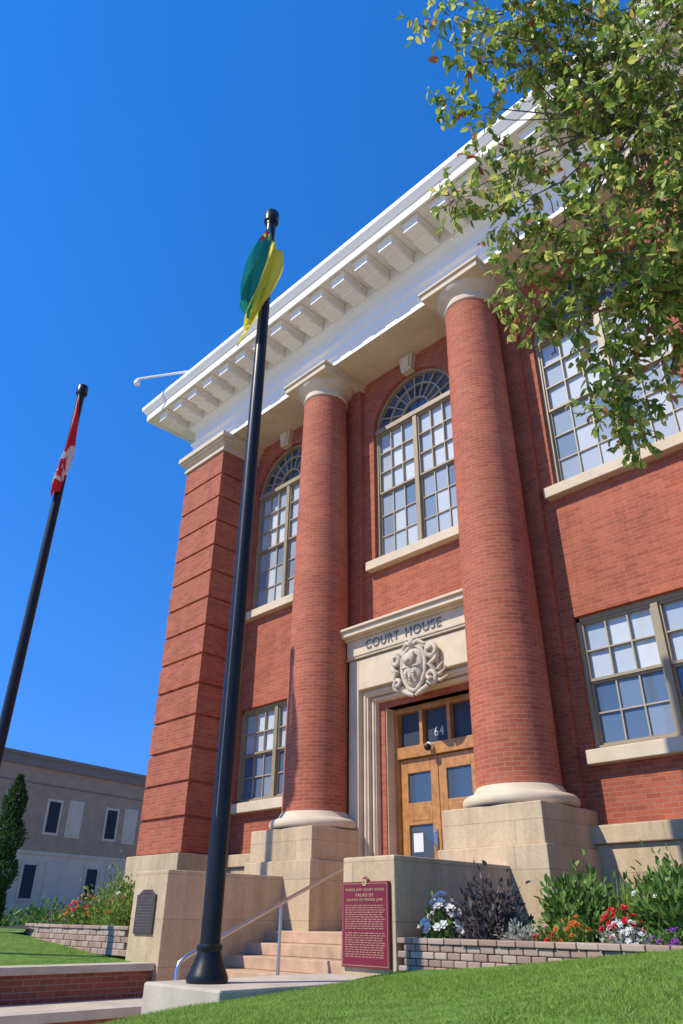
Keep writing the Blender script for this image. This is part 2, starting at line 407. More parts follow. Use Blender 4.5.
def modillion(cx, cy, ax):     # ax: 'f' front, 'l' left side, 'r' right side
    z0, z1 = 11.89, 12.162; m = MB(); h = .185
    if ax == 'f':
        m.box(cx-h, cx+h, Y0-.88, Y0-.185, z0+.03, z1); m.box(cx-h-.03, cx+h+.03, Y0-.92, Y0-.185, z1-.06, z1-.002); m.box(cx-h, cx+h, Y0-.58, Y0-.183, z0-.02, z0+.032)
    elif ax == 'l':
        m.box(X0-.88, X0-.185, cy-h, cy+h, z0+.03, z1); m.box(X0-.92, X0-.185, cy-h-.03, cy+h+.03, z1-.06, z1-.002); m.box(X0-.58, X0-.183, cy-h, cy+h, z0-.02, z0+.032)
    else:
        m.box(X1+.185, X1+.88, cy-h, cy+h, z0+.03, z1); m.box(X1+.185, X1+.92, cy-h-.03, cy+h+.03, z1-.06, z1-.002); m.box(X1+.183, X1+.58, cy-h, cy+h, z0-.02, z0+.032)
    m.build('modillion', M_white, ent, bevel=.008)
nm = 22
for i in range(nm): modillion(X0-.35+(X1-X0+.7)*i/(nm-1), 0, 'f')
for i in range(5):
    modillion(0, Y0+.7+i*.66, 'l'); modillion(0, Y0+.7+i*.66, 'r')

# door surround
st = MB()
for s in (-1, 1):
    for (a, b, y, zt) in ((1.5, 1.26, 9.28, 4.18), (1.26, 1.14, 9.40, 3.62), (1.14, 1.05, 9.50, 3.50), (1.05, .90, 9.62, 3.41)):
        xa, xb = sorted((CX+s*a, CX+s*b)); st.box(xa, xb, y, 9.9, .0, zt)
    for (a, y, zt) in ((1.20, 9.375, 3.56), (1.095, 9.475, 3.455)):
        st.tube([(CX+s*a, y+.02, .1), (CX+s*a, y+.02, zt)], .03, 8)
st.box(CX-1.26, CX+1.26, 9.283, 9.9, 3.62, 4.18)
st.box(CX-1.14, CX+1.14, 9.403, 9.9, 3.50, 3.62); st.box(CX-1.05, CX+1.05, 9.503, 9.9, 3.41, 3.50); st.box(CX-.90, CX+.90, 9.623, 9.9, 3.30, 3.41)
for (a, y, z) in ((1.20, 9.375, 3.56), (1.095, 9.475, 3.455)): st.tube([(CX-a, y+.02, z), (CX+a, y+.02, z)], .03, 8)
st.box(CX-1.56, CX+1.56, 9.24, 9.7, 4.20, 4.25)
st.box(CX-1.5, CX+1.5, 9.22, 9.7, 4.24, 4.54)
st.box(CX-1.55, CX+1.55, 9.16, 9.7, 4.54, 4.58); st.box(CX-1.62, CX+1.62, 9.04, 9.7, 4.58, 4.68); st.box(CX-1.66, CX+1.66, 8.99, 9.7, 4.68, 4.73)
su = st.build('door_surround', M_stone2, ch, bevel=.010)

def text_me(body, name, off=0.0):
    cu = bpy.data.curves.new(name, 'FONT'); cu.body = body; cu.size = 1; cu.extrude = .04; cu.space_character = 1.15; cu.offset = off
    o = bpy.data.objects.new(name, cu); COL.objects.link(o)
    bpy.context.view_layer.update()
    me = bpy.data.meshes.new_from_object(o.evaluated_get(bpy.context.evaluated_depsgraph_get()))
    bpy.data.objects.remove(o); me.materials.clear(); return me
def put_text(body, name, mat, parent, x0, x1, z0, z1, y, th=.02, off=0.0):   # facing -Y
    me = text_me(body, name, off); xs = [v.co.x for v in me.vertices]; ys = [v.co.y for v in me.vertices]
    ax, bx, ay, by = min(xs), max(xs), min(ys), max(ys)
    for v in me.vertices:
        x, yy, z = v.co
        v.co = (x0+(x-ax)/(bx-ax)*(x1-x0), y-(z/.04*.5+.5)*th, z0+(yy-ay)/(by-ay)*(z1-z0))
    return finish(me, name, mat, parent, None)
put_text('COURT', 'lettering', M_letter, su, CX-1.00, CX-.20, 4.31, 4.475, 9.221, .018, .003)
put_text('HOUSE', 'lettering', M_letter, su, CX-.05, CX+.74, 4.31, 4.475, 9.221, .018, .003)

# carved coat of arms: compact smooth shield framed by tight scrolls
M_carv = plain('grey_carved_stone', (.55,.46,.345), .85, .12, 6, bump=.35, bscale=40, spec=.2)
cr = MB(); cz = 3.70; cy = 9.27; ax = CX+.14
shp = []
for i in range(41):
    a = 2*math.pi*i/40; c, s_ = math.cos(a), math.sin(a)
    rx = .25*(1 if s_ > 0 else 1-.25*abs(s_)); shp.append((ax+rx*c*(1+.10*abs(math.sin(2*a))), cz+.01+.38*s_))
lv = ((1.0, -.02), (.93, -.10), (.78, -.16), (.55, -.195), (.28, -.212), (0.0, -.216))
for k in range(len(lv)-1):
    for i in range(40):
        P_ = [(ax+(x-ax)*q, cy+y_, cz+(z-cz)*q) for (q, y_) in (lv[k], lv[k+1]) for (x, z) in (shp[i], shp[i+1])]
        if k == len(lv)-2: cr.quad(P_[0], P_[1], P_[2])
        else: cr.quad(P_[0], P_[1], P_[3], P_[2])
cr.tube([(x, cy-.10, z) for x, z in shp], .036, 8)
cr.prism([(ax-.40, cz+.28), (ax-.48, cz), (ax-.36, cz-.30), (ax, cz-.42), (ax+.36, cz-.30), (ax+.48, cz), (ax+.40, cz+.28), (ax, cz+.42)], cy-.05, cy+.05)
for s in (-1, 1):
    for (ox, oz, rr, turns, d0, r0) in ((.37, .22, .13, 1.3, 150, .046), (.36, -.20, .11, 1.3, -150, .042)):
        pts = []; rad = []
        for i in range(28):
            t = i/27; a = R(d0) - (1 if oz > 0 else -1)*turns*2*math.pi*t; r = rr*(1-.70*t)
            pts.append((ax+s*(ox+r*math.cos(a)), cy-.06-.08*t, cz+oz+r*math.sin(a))); rad.append(r0*(1-.15*t))
        cr.tube(pts, rad, 8)
    cr.tube([(ax+s*.48, cy-.06, cz+.20), (ax+s*.46, cy-.09, cz+.06), (ax+s*.36, cy-.12, cz+.0), (ax+s*.45, cy-.08, cz-.12)], [.03, .05, .055, .03], 8)
    cr.tube([(ax+s*.24, cy-.08, cz+.38), (ax+s*.12, cy-.12, cz+.45), (ax+s*.02, cy-.14, cz+.41)], [.03, .045, .035], 8)
    cr.tube([(ax+s*.26, cy-.06, cz-.33), (ax+s*.12, cy-.10, cz-.41), (ax+s*.02, cy-.10, cz-.45)], [.045, .045, .025], 8)
    ln = .30 if s > 0 else .12
    for q in range(3):
        z0_ = cz-.24+.06*q
        cr.tube([(ax+s*.40, cy-.03, z0_), (ax+s*(.40+ln*.4), cy-.06, z0_-.05+.05*q), (ax+s*(.42+ln*(.8-.15*q)), cy-.04, z0_+.01+.06*q)], [.03, .032, .010], 7)
cr.ell((ax, cy-.13, cz+.44), (.06, .07, .08))
cr.ell((ax, cy-.225, cz+.14), (.13, .06, .11)); cr.ell((ax, cy-.275, cz+.10), (.055,.04,.045))
for k in (-1, 1): cr.ell((ax+k*.10, cy-.225, cz+.22), (.03,.03,.036))
cr.box(ax-.19, ax+.19, cy-.222, cy-.12, cz+.0, cz+.02)
for k in (-1, 0, 1):
    zz = cz-.11 - (.07 if k == 0 else 0)
    cr.ell((ax+k*.085, cy-.21, zz), (.03, .025, .07), 10, 7); cr.ell((ax+k*.085, cy-.225, zz), (.036, .02, .014), 8, 6)
cr.build('carved_coat_of_arms', M_carv, su, smooth=60)

# doors
dz0, dzt = .1, 3.30
dr = MB(); yd = 9.86
dr.box(CX-.9, CX-.82, yd-.05, 9.98, dz0, dzt); dr.box(CX+.82, CX+.9, yd-.05, 9.98, dz0, dzt); dr.box(CX-.82, CX+.82, yd-.05, 9.98, dzt-.09, dzt)
dr.box(CX-.82, CX+.82, yd-.07, 9.98, 2.43, 2.62)
for x in (-.30, .30): dr.box(CX+x-.035, CX+x+.035, yd-.04, 9.98, 2.62, dzt-.09)
df = dr.build('door_frame', M_wood, ch, bevel=.006)
for (a, b) in ((-.82, -.335), (-.265, .265), (.335, .82)):
    pn = MB(); pn.quad((CX+a, 9.92, 2.62), (CX+b, 9.92, 2.62), (CX+b, 9.925, dzt-.09), (CX+a, 9.925, dzt-.09)); pn.build('transom_pane', M_transom, df)
put_text('64', 'house_number', M_dig, df, CX-.08, CX+.12, 2.74, 2.90, 9.918, .004, .01)
for s in (-1, 1):
    lf = MB(); xa, xb = sorted((CX+s*.006, CX+s*.818)); y0, y1 = yd, yd+.06
    lf.box(xa, xa+.16, y0, y1, dz0, 2.42); lf.box(xb-.16, xb, y0, y1, dz0, 2.42)
    for (z0, z1) in ((dz0, .42), (.85-.13, .85), (1.38, 1.72), (2.19, 2.42)): lf.box(xa+.16, xb-.16, y0, y1, z0, z1)
    lf.box(xa+.16, xb-.16, y0+.025, y1, .42, .72); lf.box(xa+.21, xb-.21, y0-.006, y0+.02, 1.44, 1.66)
    d = lf.build('door', M_wood, ch, bevel=.008)
    for (z0, z1) in ((.85, 1.38), (1.72, 2.19)):
        g = MB(); g.quad((xa+.16, y0+.03, z0), (xb-.16, y0+.03, z0), (xb-.16, y0+.033, z1), (xa+.16, y0+.033, z1)); g.build('pane', M_fan, d)
    h = MB(); hx = CX+s*.09; h.box(hx-.025, hx+.025, y0-.02, y0, 1.0, 1.3); h.tube([(hx, y0-.02, 1.04), (hx, y0-.07, 1.07), (hx, y0-.07, 1.23), (hx, y0-.02, 1.26)], .012, 8)
    h.build('handle', M_steel, d)
    if s < 0:
        p = MB(); p.quad((xa+.22, y0+.026, .98), (xa+.42, y0+.026, .98), (xa+.42, y0+.027, 1.26), (xa+.22, y0+.027, 1.26)); p.build('notice', M_paper, d)
mb = MB(); mb.box(CX-1.0, CX+1.0, 8.9, 9.98, -.2, .1); mb.build('threshold', M_stone, ch)

# dome camera over the door
sc = empty('security_camera', (CX-.06, 9.77, 2.54), 'small white dome security camera mounted above the oak doors', 'security camera')
mb = MB(); mb.tube([(CX-.06, 9.79, 2.56), (CX-.06, 9.70, 2.56)], .055, 16); mb.build('housing', M_white, sc, smooth=40)
mb = MB(); mb.ell((CX-.06, 9.69, 2.53), (.06, .06, .06), 16, 10); mb.build('dome', M_black, sc, smooth=60)

# arm on the roof
ra = empty('roof_camera_arm', (-13.3, 8.1, 12.65), 'thin white arm reaching out over the left end of the cornice', 'bracket arm')
mb = MB(); mb.tube([(-13.3, 8.1, 12.6), (-13.3, 8.1, 12.92), (-13.36, 8.06, 12.95), (-15.2, 6.88, 12.95)], [.035, .035, .03, .03], 10); mb.build('arm', M_white, ra, smooth=50)
mb = MB(); mb.lathe([(.05, 12.74), (.08, 12.76), (.08, 12.86), (.04, 12.93)], (-15.2, 6.88), 16); mb.build('lamp_head', M_white, ra, smooth=40)

# ------------------------------------------------------------------ steps, cheek walls, plaques
es = empty('entrance_steps', (CX, 7.0, -1.2), 'brownish pink stone entrance steps between two sandstone side walls', 'steps')
for k in range(8):
    y0 = 7.9-.345*k; z = -.13-.148*k
    xa, xb = (-9.7, -6.18) if y0 > 6.1 else (-8.72, -6.51)
    mb = MB(); mb.box(xa, xb, y0, 9.5 if k == 0 else y0+.72, z-.147, z); mb.build('step', M_step, es, bevel=.012)
for (x0, x1) in ((-10.5, -9.65), (-6.22, -5.48)):
    mb = MB(); mb.box(x0, x1, 6.12, 8.25, -1.3, .6); mb.build('side_wall', M_stone, es, bevel=.015)

pl = empty('heritage_plaque', (-5.85, 6.12, -.02), 'maroon heritage plaque with gold lettering and small crest', 'plaque')
mb = MB(); px0, px1, pz0, pz1 = -6.195, -5.535, -.40, .36
mb.box(px0, px1, 6.085, 6.122, pz0, pz1); mb.ell(((px0+px1)/2, 6.10, pz1), (.05, .014, .05)); mb.build('panel', M_maroon, pl, bevel=.006)
mb = MB()
for (a, b, c, d) in ((px0+.015, px1-.015, pz0+.015, pz0+.021), (px0+.015, px1-.015, pz1-.021, pz1-.015), (px0+.015, px0+.021, pz0+.021, pz1-.021), (px1-.021, px1-.015, pz0+.021, pz1-.021)): mb.box(a, b, 6.082, 6.087, c, d)
mb.build('border', M_gold2, pl)
mb = MB(); mb.ring(-5.865, .352, .018, .032, 6.078, 6.09, 0, 360, 24); mb.ell((-5.865, 6.086, .352), (.012, .006, .018)); mb.build('crest', M_gold, pl)
for (t, a, b, z) in (('MOOSE JAW COURT HOUSE', -6.14, -5.59, .268), ('PALAIS DE', -5.99, -5.74, .222), ('JUSTICE DE MOOSE JAW', -6.12, -5.61, .176)):
    put_text(t, 'title', M_gold, pl, a, b, z, z+.03, 6.086, .005)
z = .140
for blk in range(2):
    mb = MB()
    for row in range(11):
        x = px0+.05
        while x < px1-.08:
            wd = min(random.uniform(.02, .065), px1-.05-x); mb.box(x, x+wd, 6.083, 6.087, z, z+.0075); x += wd+.012
        z -= .0205
    z -= .02
    mb.build('inscription', M_gold2, pl)
bp = empty('bronze_plaque', (-10.08, 6.12, .05), 'small dark bronze plaque on the left side wall of the steps', 'plaque')
mb = MB(); mb.box(-10.34, -9.86, 6.09, 6.122, -.18, .30); mb.prism([(-10.30,.30),(-9.90,.30),(-10.0,.36),(-10.2,.36)], 6.09, 6.122); mb.build('panel', M_bronze, bp, bevel=.008)
mb = MB(); z = .22
for row in range(10):
    x = -10.28
    while x < -9.93:
        wd = min(random.uniform(.02, .07), -9.91-x); mb.box(x, x+wd, 6.087, 6.092, z, z+.010); x += wd+.012
    z -= .037
mb.build('inscription', plain('worn_bronze', (.15,.11,.08), .4, .1), bp)

hr = empty('handrail', (CX, 6.6, -.9), 'slim steel handrail down the middle of the entrance steps', 'handrail')
sl = (.625+.375)/(7.68-5.25)
P = lambda y: (CX, y, .625+(y-7.68)*sl)
mb = MB(); mb.tube([(CX, 5.20, -1.25), (CX, 5.20, -.47), (CX, 5.22, -.41), P(5.30), P(6.5), P(7.68), (CX, 7.76, P(7.68)[2]+.01), (CX, 7.79, P(7.68)[2]-.04), (CX, 7.79, -.35)], .023, 10); mb.build('rail', M_steel, hr, smooth=50)
mb = MB(); mb.tube([(CX, 6.62, -.9), P(6.62)], .021, 10); mb.build('post', M_steel, hr, smooth=50)

# ------------------------------------------------------------------ flagpoles & flags
def flagpole(x, y, zb, zt, label):
    r = empty('flagpole', (x, y, zb), label, 'flagpole', 'black flagpoles in front of the courthouse')
    mb = MB(); mb.lathe([(.088, zb+.02), (.085, zb+3), (.079, zb+6), (.069, zt-.25), (.067, zt-.2)], (x, y), 32); mb.build('pole', M_black, r, smooth=40)
    mb = MB(); mb.lathe([(.175, zb), (.18, zb+.03), (.17, zb+.06), (.155, zb+.09), (.13, zb+.15), (.11, zb+.2), (.105, zb+.23), (.114, zb+.245), (.114, zb+.27), (.09, zb+.29)], (x, y), 32); mb.build('flared_base', M_black, r, smooth=35)
    mb = MB(); mb.lathe([(.06, zt-.26), (.078, zt-.25), (.078, zt-.20), (.105, zt-.19), (.108, zt-.17), (.108, zt-.015), (.10, zt), (.02, zt+.004)], (x, y), 28); mb.build('truck_cap', M_black, r, smooth=35)
    mb = MB(); d = Vector((.55, -.83, 0))*.105
    mb.tube([(x+d.x*.9, y+d.y*.9, zt-.2), (x+d.x, y+d.y, zt-3), (x+d.x*1.15, y+d.y*1.15, zb+1.3)], .004, 5); mb.build('halyard', M_rope, r)
    return r
P1 = (-6.05, 4.34); P2 = (-11.88, 4.28)
flagpole(*P1, -.47, 9.27, 'black flagpole beside the entrance steps flying the green and yellow flag')
flagpole(*P2, -.46, 9.27, 'black flagpole on the left lawn flying the red and white flag')
def bern(t): return [(1-t)**3, 3*t*(1-t)**2, 3*t*t*(1-t), t**3]
def flag(name, label, ctrl, base, mats, colf, nu=120, nv=90, ft=.05, fsd=.05, ph=0, fs=13, up=1.0):
    S = Vector((.70, .714, 0)); T = Vector((.714, -.70, 0))
    me = bpy.data.meshes.new(name); v = []; f = []; idx = []
    tri = lambda a: (2/math.pi)*math.asin(math.sin(a)*.97)
    for i in range(nu+1):
        u = (i/nu)**up; bu = bern(u)
        for k in range(nv+1):
            q = k/nv; bv = bern(q); s = t = z = 0
            for a in range(4):
                for b in range(4):
                    c = ctrl[a][b]; wgt = bu[a]*bv[b]; s += c[0]*wgt; t += c[1]*wgt; z += c[2]*wgt
            e = min(1, u*4)*(.5+.5*u)
            qq = q + .03*math.sin(6*u+ph)
            t += ft*e*tri(fs*qq+3*u+ph)*1.7 + .022*e*math.sin(31*q-9*u+ph); s += fsd*e*1.1*math.cos(fs*.85*qq+4*u+ph*1.7) + .012*e*math.sin(27*q+11*u)
            z += .035*e*math.sin(9*q+ph) + .02*e*math.sin(17*q+5*u)
            v.append(tuple(Vector(base) + S*s + T*t + Vector((0, 0, z))))
    for i in range(nu):
        for k in range(nv):
            n = nv+1; f.append((i*n+k, (i+1)*n+k, (i+1)*n+k+1, i*n+k+1)); idx.append(colf((i+.5)/nu, 1-(k+.5)/nv))
    me.from_pydata(v, [], f)
    o = finish(me, name, mats, None, base, smooth=80)
    me.polygons.foreach_set('material_index', idx)
    tag(o, label, 'flag'); return o
def cloth(name, c):
    m, nt, b = new_mat(name); b.inputs['Base Color'].default_value = c4(c); b.inputs['Roughness'].default_value = .75; b.inputs['Specular IOR Level'].default_value = .2
    t = nd(nt, 'ShaderNodeBsdfTranslucent'); t.inputs[0].default_value = c4(c); mx = nd(nt, 'ShaderNodeMixShader'); mx.inputs[0].default_value = .35
    nt.links.new(b.outputs[0], mx.inputs[1]); nt.links.new(t.outputs[0], mx.inputs[2]); nt.links.new(mx.outputs[0], nt.nodes['Material Output'].inputs[0]); return m
cg, cyl, crd, cw = cloth('green_cloth', (.025,.31,.27)), cloth('yellow_cloth', (.85,.76,.10)), cloth('red_cloth', (.68,.03,.05)), cloth('white_cloth', (.80,.80,.78))
def sask(u, v):
    if abs(u-.17) < .085 and .58 < v < .92 and (v > .68 or abs(u-.17) < .085*(v-.56)/.12):
        if v > .83: return 2 if abs(u-.17) > .02 else 1
        return 0 if abs(((u-.17)*14) % 2 - 1) < .45 else 1
    return 0 if v > .5 else 1
ctrl1 = [[(.0,.11,0),(.04,.12,-.22),(.07,.11,-.44),(.08,.10,-.66)],
         [(-.10,.20,-.42),(.02,.42,-.40),(.16,.36,-.30),(.40,.08,-.50)],
         [(-.34,.20,-1.20),(-.22,.44,-1.15),(.10,.36,-1.25),(.16,-.06,-1.05)],
         [(-.26,.16,-1.60),(-.26,.26,-1.80),(-.10,.16,-1.95),(-.28,.04,-2.25)]]
flag('flag', 'green and yellow flag hanging limp near the top of its pole', ctrl1, (P1[0], P1[1], 8.88), [cg, cyl, crd], sask, ph=.4, ft=.06, fsd=.045, fs=21)
LEAF = [(0,1),(.17,.68),(.36,.78),(.29,.33),(.52,.55),(.58,.44),(.85,.48),(.75,.2),(.87,.12),(.45,-.22),(.5,-.38),(.05,-.32),(.06,-.8)]
LEAF = LEAF + [(-x, y) for x, y in reversed(LEAF[1:])]
def inpoly(x, y, P):
    r = False; n = len(P)
    for i in range(n):
        (x1, y1), (x2, y2) = P[i], P[i-1]
        if (y1 > y) != (y2 > y) and x < (x2-x1)*(y-y1)/(y2-y1)+x1: r = not r
    return r
def can(u, v):
    if abs(u-.5) > .25: return 0
    return 0 if inpoly((u-.5)*4.6, (v-.5)*2.5, LEAF) else 1
ctrl2 = [[(.0,.10,0),(.0,.10,-.35),(.0,.10,-.7),(.0,.10,-1.0)],
         [(.16,.08,-.80),(.20,.34,-1.10),(.12,.30,-1.40),(.04,.10,-1.50)],
         [(.14,.12,-1.65),(.08,.34,-1.80),(-.02,.30,-1.85),(-.08,.12,-1.85)],
         [(.06,.10,-2.05),(.03,.14,-2.2),(-.03,.14,-2.3),(-.09,.10,-2.35)]]
flag('flag', 'red and white maple leaf flag hanging limp on the far left pole', ctrl2, (P2[0], P2[1], 9.0), [crd, cw], can, ph=2.1, ft=.06, fsd=.03, fs=20, up=.52)

fp = MB(); fp.box(-6.5, -5.4, 4.0, 6.118, -1.25, -.47); o = fp.build('concrete_plinth', M_conc, None, origin=(-5.95, 5.0, -1.2), bevel=.02)
tag(o, 'low concrete plinth under the nearer flagpole', 'plinth')
fp = MB(); fp.box(-6.64, -6.505, 1.3, 4.2, -1.3, -.79); o = fp.build('concrete_kerb', M_conc, None, origin=(-6.57, 2.6, -1.3), bevel=.015)
tag(o, 'concrete kerb edging the lawn at the bottom left of the plinth', 'kerb')

# brick wall along the walk
bw = empty('brick_walk_wall', (-9.7, 4.0, -1.2), 'low stepped brick wall with concrete caps beside the walk at left', 'wall')
M_lowbrick = brick_mat('dark_low_brick', 'wall', (.30,.09,.06), (.22,.068,.045), (.27,.19,.14))
mb = MB(); mb.box(-10.05, -9.70, 1.3, 6.11, -.585, -.5); mb.build('cap', M_conc, bw, bevel=.012)
mb = MB(); mb.box(-10.0, -9.75, 1.3, 6.11, -1.2, -.587); mb.build('brick_face', M_lowbrick, bw)
mb = MB(); mb.box(-9.748, -8.76, 1.3, 6.1, -.965, -.87); mb.build('cap', M_conc, bw, bevel=.012)
mb = MB(); mb.box(-9.747, -8.80, 1.3, 6.1, -1.5, -.967); mb.build('brick_face', M_lowbrick, bw)

# garden block walls
M_block = island_mat('garden_block', [(0,(.31,.20,.145)),(.5,(.39,.27,.20)),(1,(.46,.35,.27))], rough=.9, trans=0, spec=.2)
def block_wall(name, label, pts, zt, rows, bh=.105, bl=.27):
    r = empty(name, (pts[0][0], pts[0][1], zt-rows*bh), label, 'garden wall')
    mb = MB(); cap = MB(); rnd = random.Random(3)
    L = [0]
    for i in range(1, len(pts)): L.append(L[-1]+math.dist(pts[i-1], pts[i]))
    def pos(t):
        for i in range(1, len(pts)):
            if t <= L[i] or i == len(pts)-1:
                q = (t-L[i-1])/(L[i]-L[i-1]); d = Vector((pts[i][0]-pts[i-1][0], pts[i][1]-pts[i-1][1], 0)).normalized()
                return Vector((pts[i-1][0]+(pts[i][0]-pts[i-1][0])*q, pts[i-1][1]+(pts[i][1]-pts[i-1][1])*q, 0)), d
    for row in range(rows+1):
        iscap = row == rows; z = zt-rows*bh+row*bh; t = (.5 if row % 2 else 0)*bl; hh = .05 if iscap else bh
        if iscap: t = 0; bl2 = bl*1.3
        else: bl2 = bl
        t += bl2/2
        while t < L[-1]-bl2*.3:
            c, d = pos(t); nrm = Vector((-d.y, d.x, 0))
            if nrm.y < 0: nrm = -nrm
            off = rnd.uniform(-.006, .006) - (.02 if iscap else 0)
            (cap if iscap else mb).obox(c + nrm*(.11+off) + Vector((0, 0, z+hh/2)), d, nrm, (0,0,1), bl2/2-.004, .12, hh/2-.002)
            t += bl2
    mb.build('block_course', M_block, r, bevel=.01); cap.build('cap_course', M_block, r, bevel=.008)
block_wall('block_retaining_wall', 'pinkish block retaining wall edging the flower bed right of the steps', [(-5.46, 6.13), (-4.2, 6.12), (-2.6, 6.06), (-.5, 5.9), (2.5, 5.6)], -.18, 6, .06, .15)
block_wall('block_retaining_wall', 'pinkish block retaining wall edging the flower bed left of the steps', [(-10.52, 6.15), (-12, 6.2), (-14, 6.4), (-15.6, 6.9), (-16.6, 7.8)], -.14, 4, .08, .22)

# ------------------------------------------------------------------ ground
def sheet(name, xs, ys, zf, mat):
    me = bpy.data.meshes.new(name); v = [(x, y, zf(x, y)) for y in ys for x in xs]; n = len(xs)
    f = [(j*n+i, j*n+i+1, (j+1)*n+i+1, (j+1)*n+i) for j in range(len(ys)-1) for i in range(n-1)]
    me.from_pydata(v, [], f); o = finish(me, name, mat, None, None, smooth=60); o['kind'] = 'structure'; return o
def lin(a, b, n): return [a+(b-a)*i/(n-1) for i in range(n)]
def sm(t): t = max(0, min(1, t)); return t*t*(3-2*t)
def zr(x, y):
    z = -.415+.092*(min(x, -2.2)+5.48)+.075*(y-6.12)
    z -= .10*sm((-5.4-x)/1.1)
    z += .012*math.sin(x*1.7+y)+.01*math.sin(y*2.3-x)
    k = sm((2.95-y)/1.7); return z*(1-k)+(-1.6)*k
def zl(x, y):
    z = -.52+.05*min(5.5, max(0, -10-x)) + .01*math.sin(x*1.3+y)
    k = sm((2.95-y)/1.7); return z*(1-k)+(-1.6)*k
M_lawn = plain('lawn_ground', (.12,.21,.04), .95, .3, 5, bump=.5, bscale=90, spec=.1)
sheet('ground', lin(-900, 900, 3), lin(-900, 900, 3), lambda x, y: -1.72, plain('pale_bounce_street', (.42,.365,.29), .95, .15, .05))  # pale warm colour chosen to bounce light up onto the soffits
sheet('lawn', lin(-6.5, 14, 60), lin(1.2, 6.25, 36), zr, M_lawn)
sheet('lawn', lin(-26, -9.98, 50), lin(1.2, 7.2, 36), zl, M_lawn)
sheet('lawn', lin(-26, -14.95, 12), lin(7.2, 60, 12), lambda x, y: -.25, M_lawn)
sheet('pavement', lin(-60, 30, 4), lin(-3.2, 1.25, 3), lambda x, y: -1.6, M_pave)
sheet('path', lin(-8.8, -6.6, 3), [1.25, 3.0, 5.6], lambda x, y: -1.6 if y < 2 else -1.25, M_pave)
sheet('road', [-140, -90, -26.05], [-30, 60, 220], lambda x, y: -.4, plain('warm_grey_side_street', (.30,.26,.21), .95, .1, 1))  # road surface in one warm grey
sheet('soil_bed', lin(-5.46, 3, 20), lin(6.2, 9.45, 8), lambda x, y: -.21+.1*sm((y-6.2)/1.2), M_soil)
sheet('soil_bed', lin(-16.3, -10.45, 16), lin(6.5, 9.45, 8), lambda x, y: -.18+.08*sm((y-6.4)/1.2), M_soil)

# grass blades
def blades(name, n, xr, yr, zf, skip, hmin, hmax, mat, label):
    rg = np.random.default_rng(5); x = rg.uniform(*xr, n); y = rg.uniform(*yr, n)
    keep = np.array([not skip(a, b) for a, b in zip(x, y)]); x, y = x[keep], y[keep]; n = len(x)
    z = np.array([zf(a, b) for a, b in zip(x, y)])-.004
    patch = .8+.3*np.sin(x*2.1+1.3*y)*np.sin(y*1.7-x*.8)
    h = rg.uniform(hmin, hmax, n)*patch; an = rg.uniform(0, 6.283, n); wd = rg.uniform(.002, .004, n)
    bx, by = np.cos(an)*wd, np.sin(an)*wd; lx, ly = rg.normal(0, .7, n)*h, rg.normal(0, .7, n)*h
    v = np.empty((n, 3, 3)); v[:, 0] = np.stack([x-bx, y-by, z], 1); v[:, 1] = np.stack([x+bx, y+by, z], 1); v[:, 2] = np.stack([x+lx, y+ly, z+h], 1)
    me = bpy.data.meshes.new(name); me.from_pydata(v.reshape(-1, 3).tolist(), [], np.arange(n*3).reshape(-1, 3).tolist())
    o = finish(me, name, mat, None, None); tag(o, label, 'grass', kind='stuff'); return o
M_grass = island_mat('grass_blades', [(0,(.15,.27,.035)),(.5,(.26,.42,.06)),(.85,(.38,.51,.10)),(1,(.54,.50,.19))], rough=.6, trans=.5, spec=.25)
blades('grass', 120000, (-6.48, .2), (2.5, 6.08), zr, lambda x, y: (x < -5.38 and y > 3.97) or x > (y*.06-.5) and y < 3, .013, .034, M_grass, 'short mown green grass of the lawn in front of the flower bed')
blades('grass', 50000, (-15.8, -10.06), (2.6, 6.5), zl, lambda x, y: False, .013, .032, M_grass, 'short mown green grass of the lawn left of the steps')

# ------------------------------------------------------------------ vegetation
def norm(a): return a/np.maximum(1e-9, np.linalg.norm(a, axis=1, keepdims=True))
def leaf_mesh(name, P, D, N, L, Wd, mat, parent, curl=.12, fold=.3):
    D = norm(D); S = norm(np.cross(D, N)); N = np.cross(S, D); L = L[:, None]; Wd = Wd[:, None]; n = len(P)
    v = np.empty((n, 6, 3)); v[:, 0] = P; v[:, 3] = P+D*L-N*L*curl
    a, b = P+D*L*.3, P+D*L*.68-N*L*curl*.4
    v[:, 1] = a+S*Wd*.95+N*Wd*fold; v[:, 2] = b+S*Wd*.8+N*Wd*fold*.8; v[:, 4] = b-S*Wd*.8+N*Wd*fold*.8; v[:, 5] = a-S*Wd*.95+N*Wd*fold
    i = np.arange(n)[:, None]*6
    f = np.concatenate([i+np.array([[0,1,2,3]]), i+np.array([[0,3,4,5]])], 0)
    me = bpy.data.meshes.new(name); me.from_pydata(v.reshape(-1, 3).tolist(), [], f.tolist())
    return finish(me, name, mat, parent, None)
def rdir(rg, n):
    return norm(rg.normal(0, 1, (n, 3)))

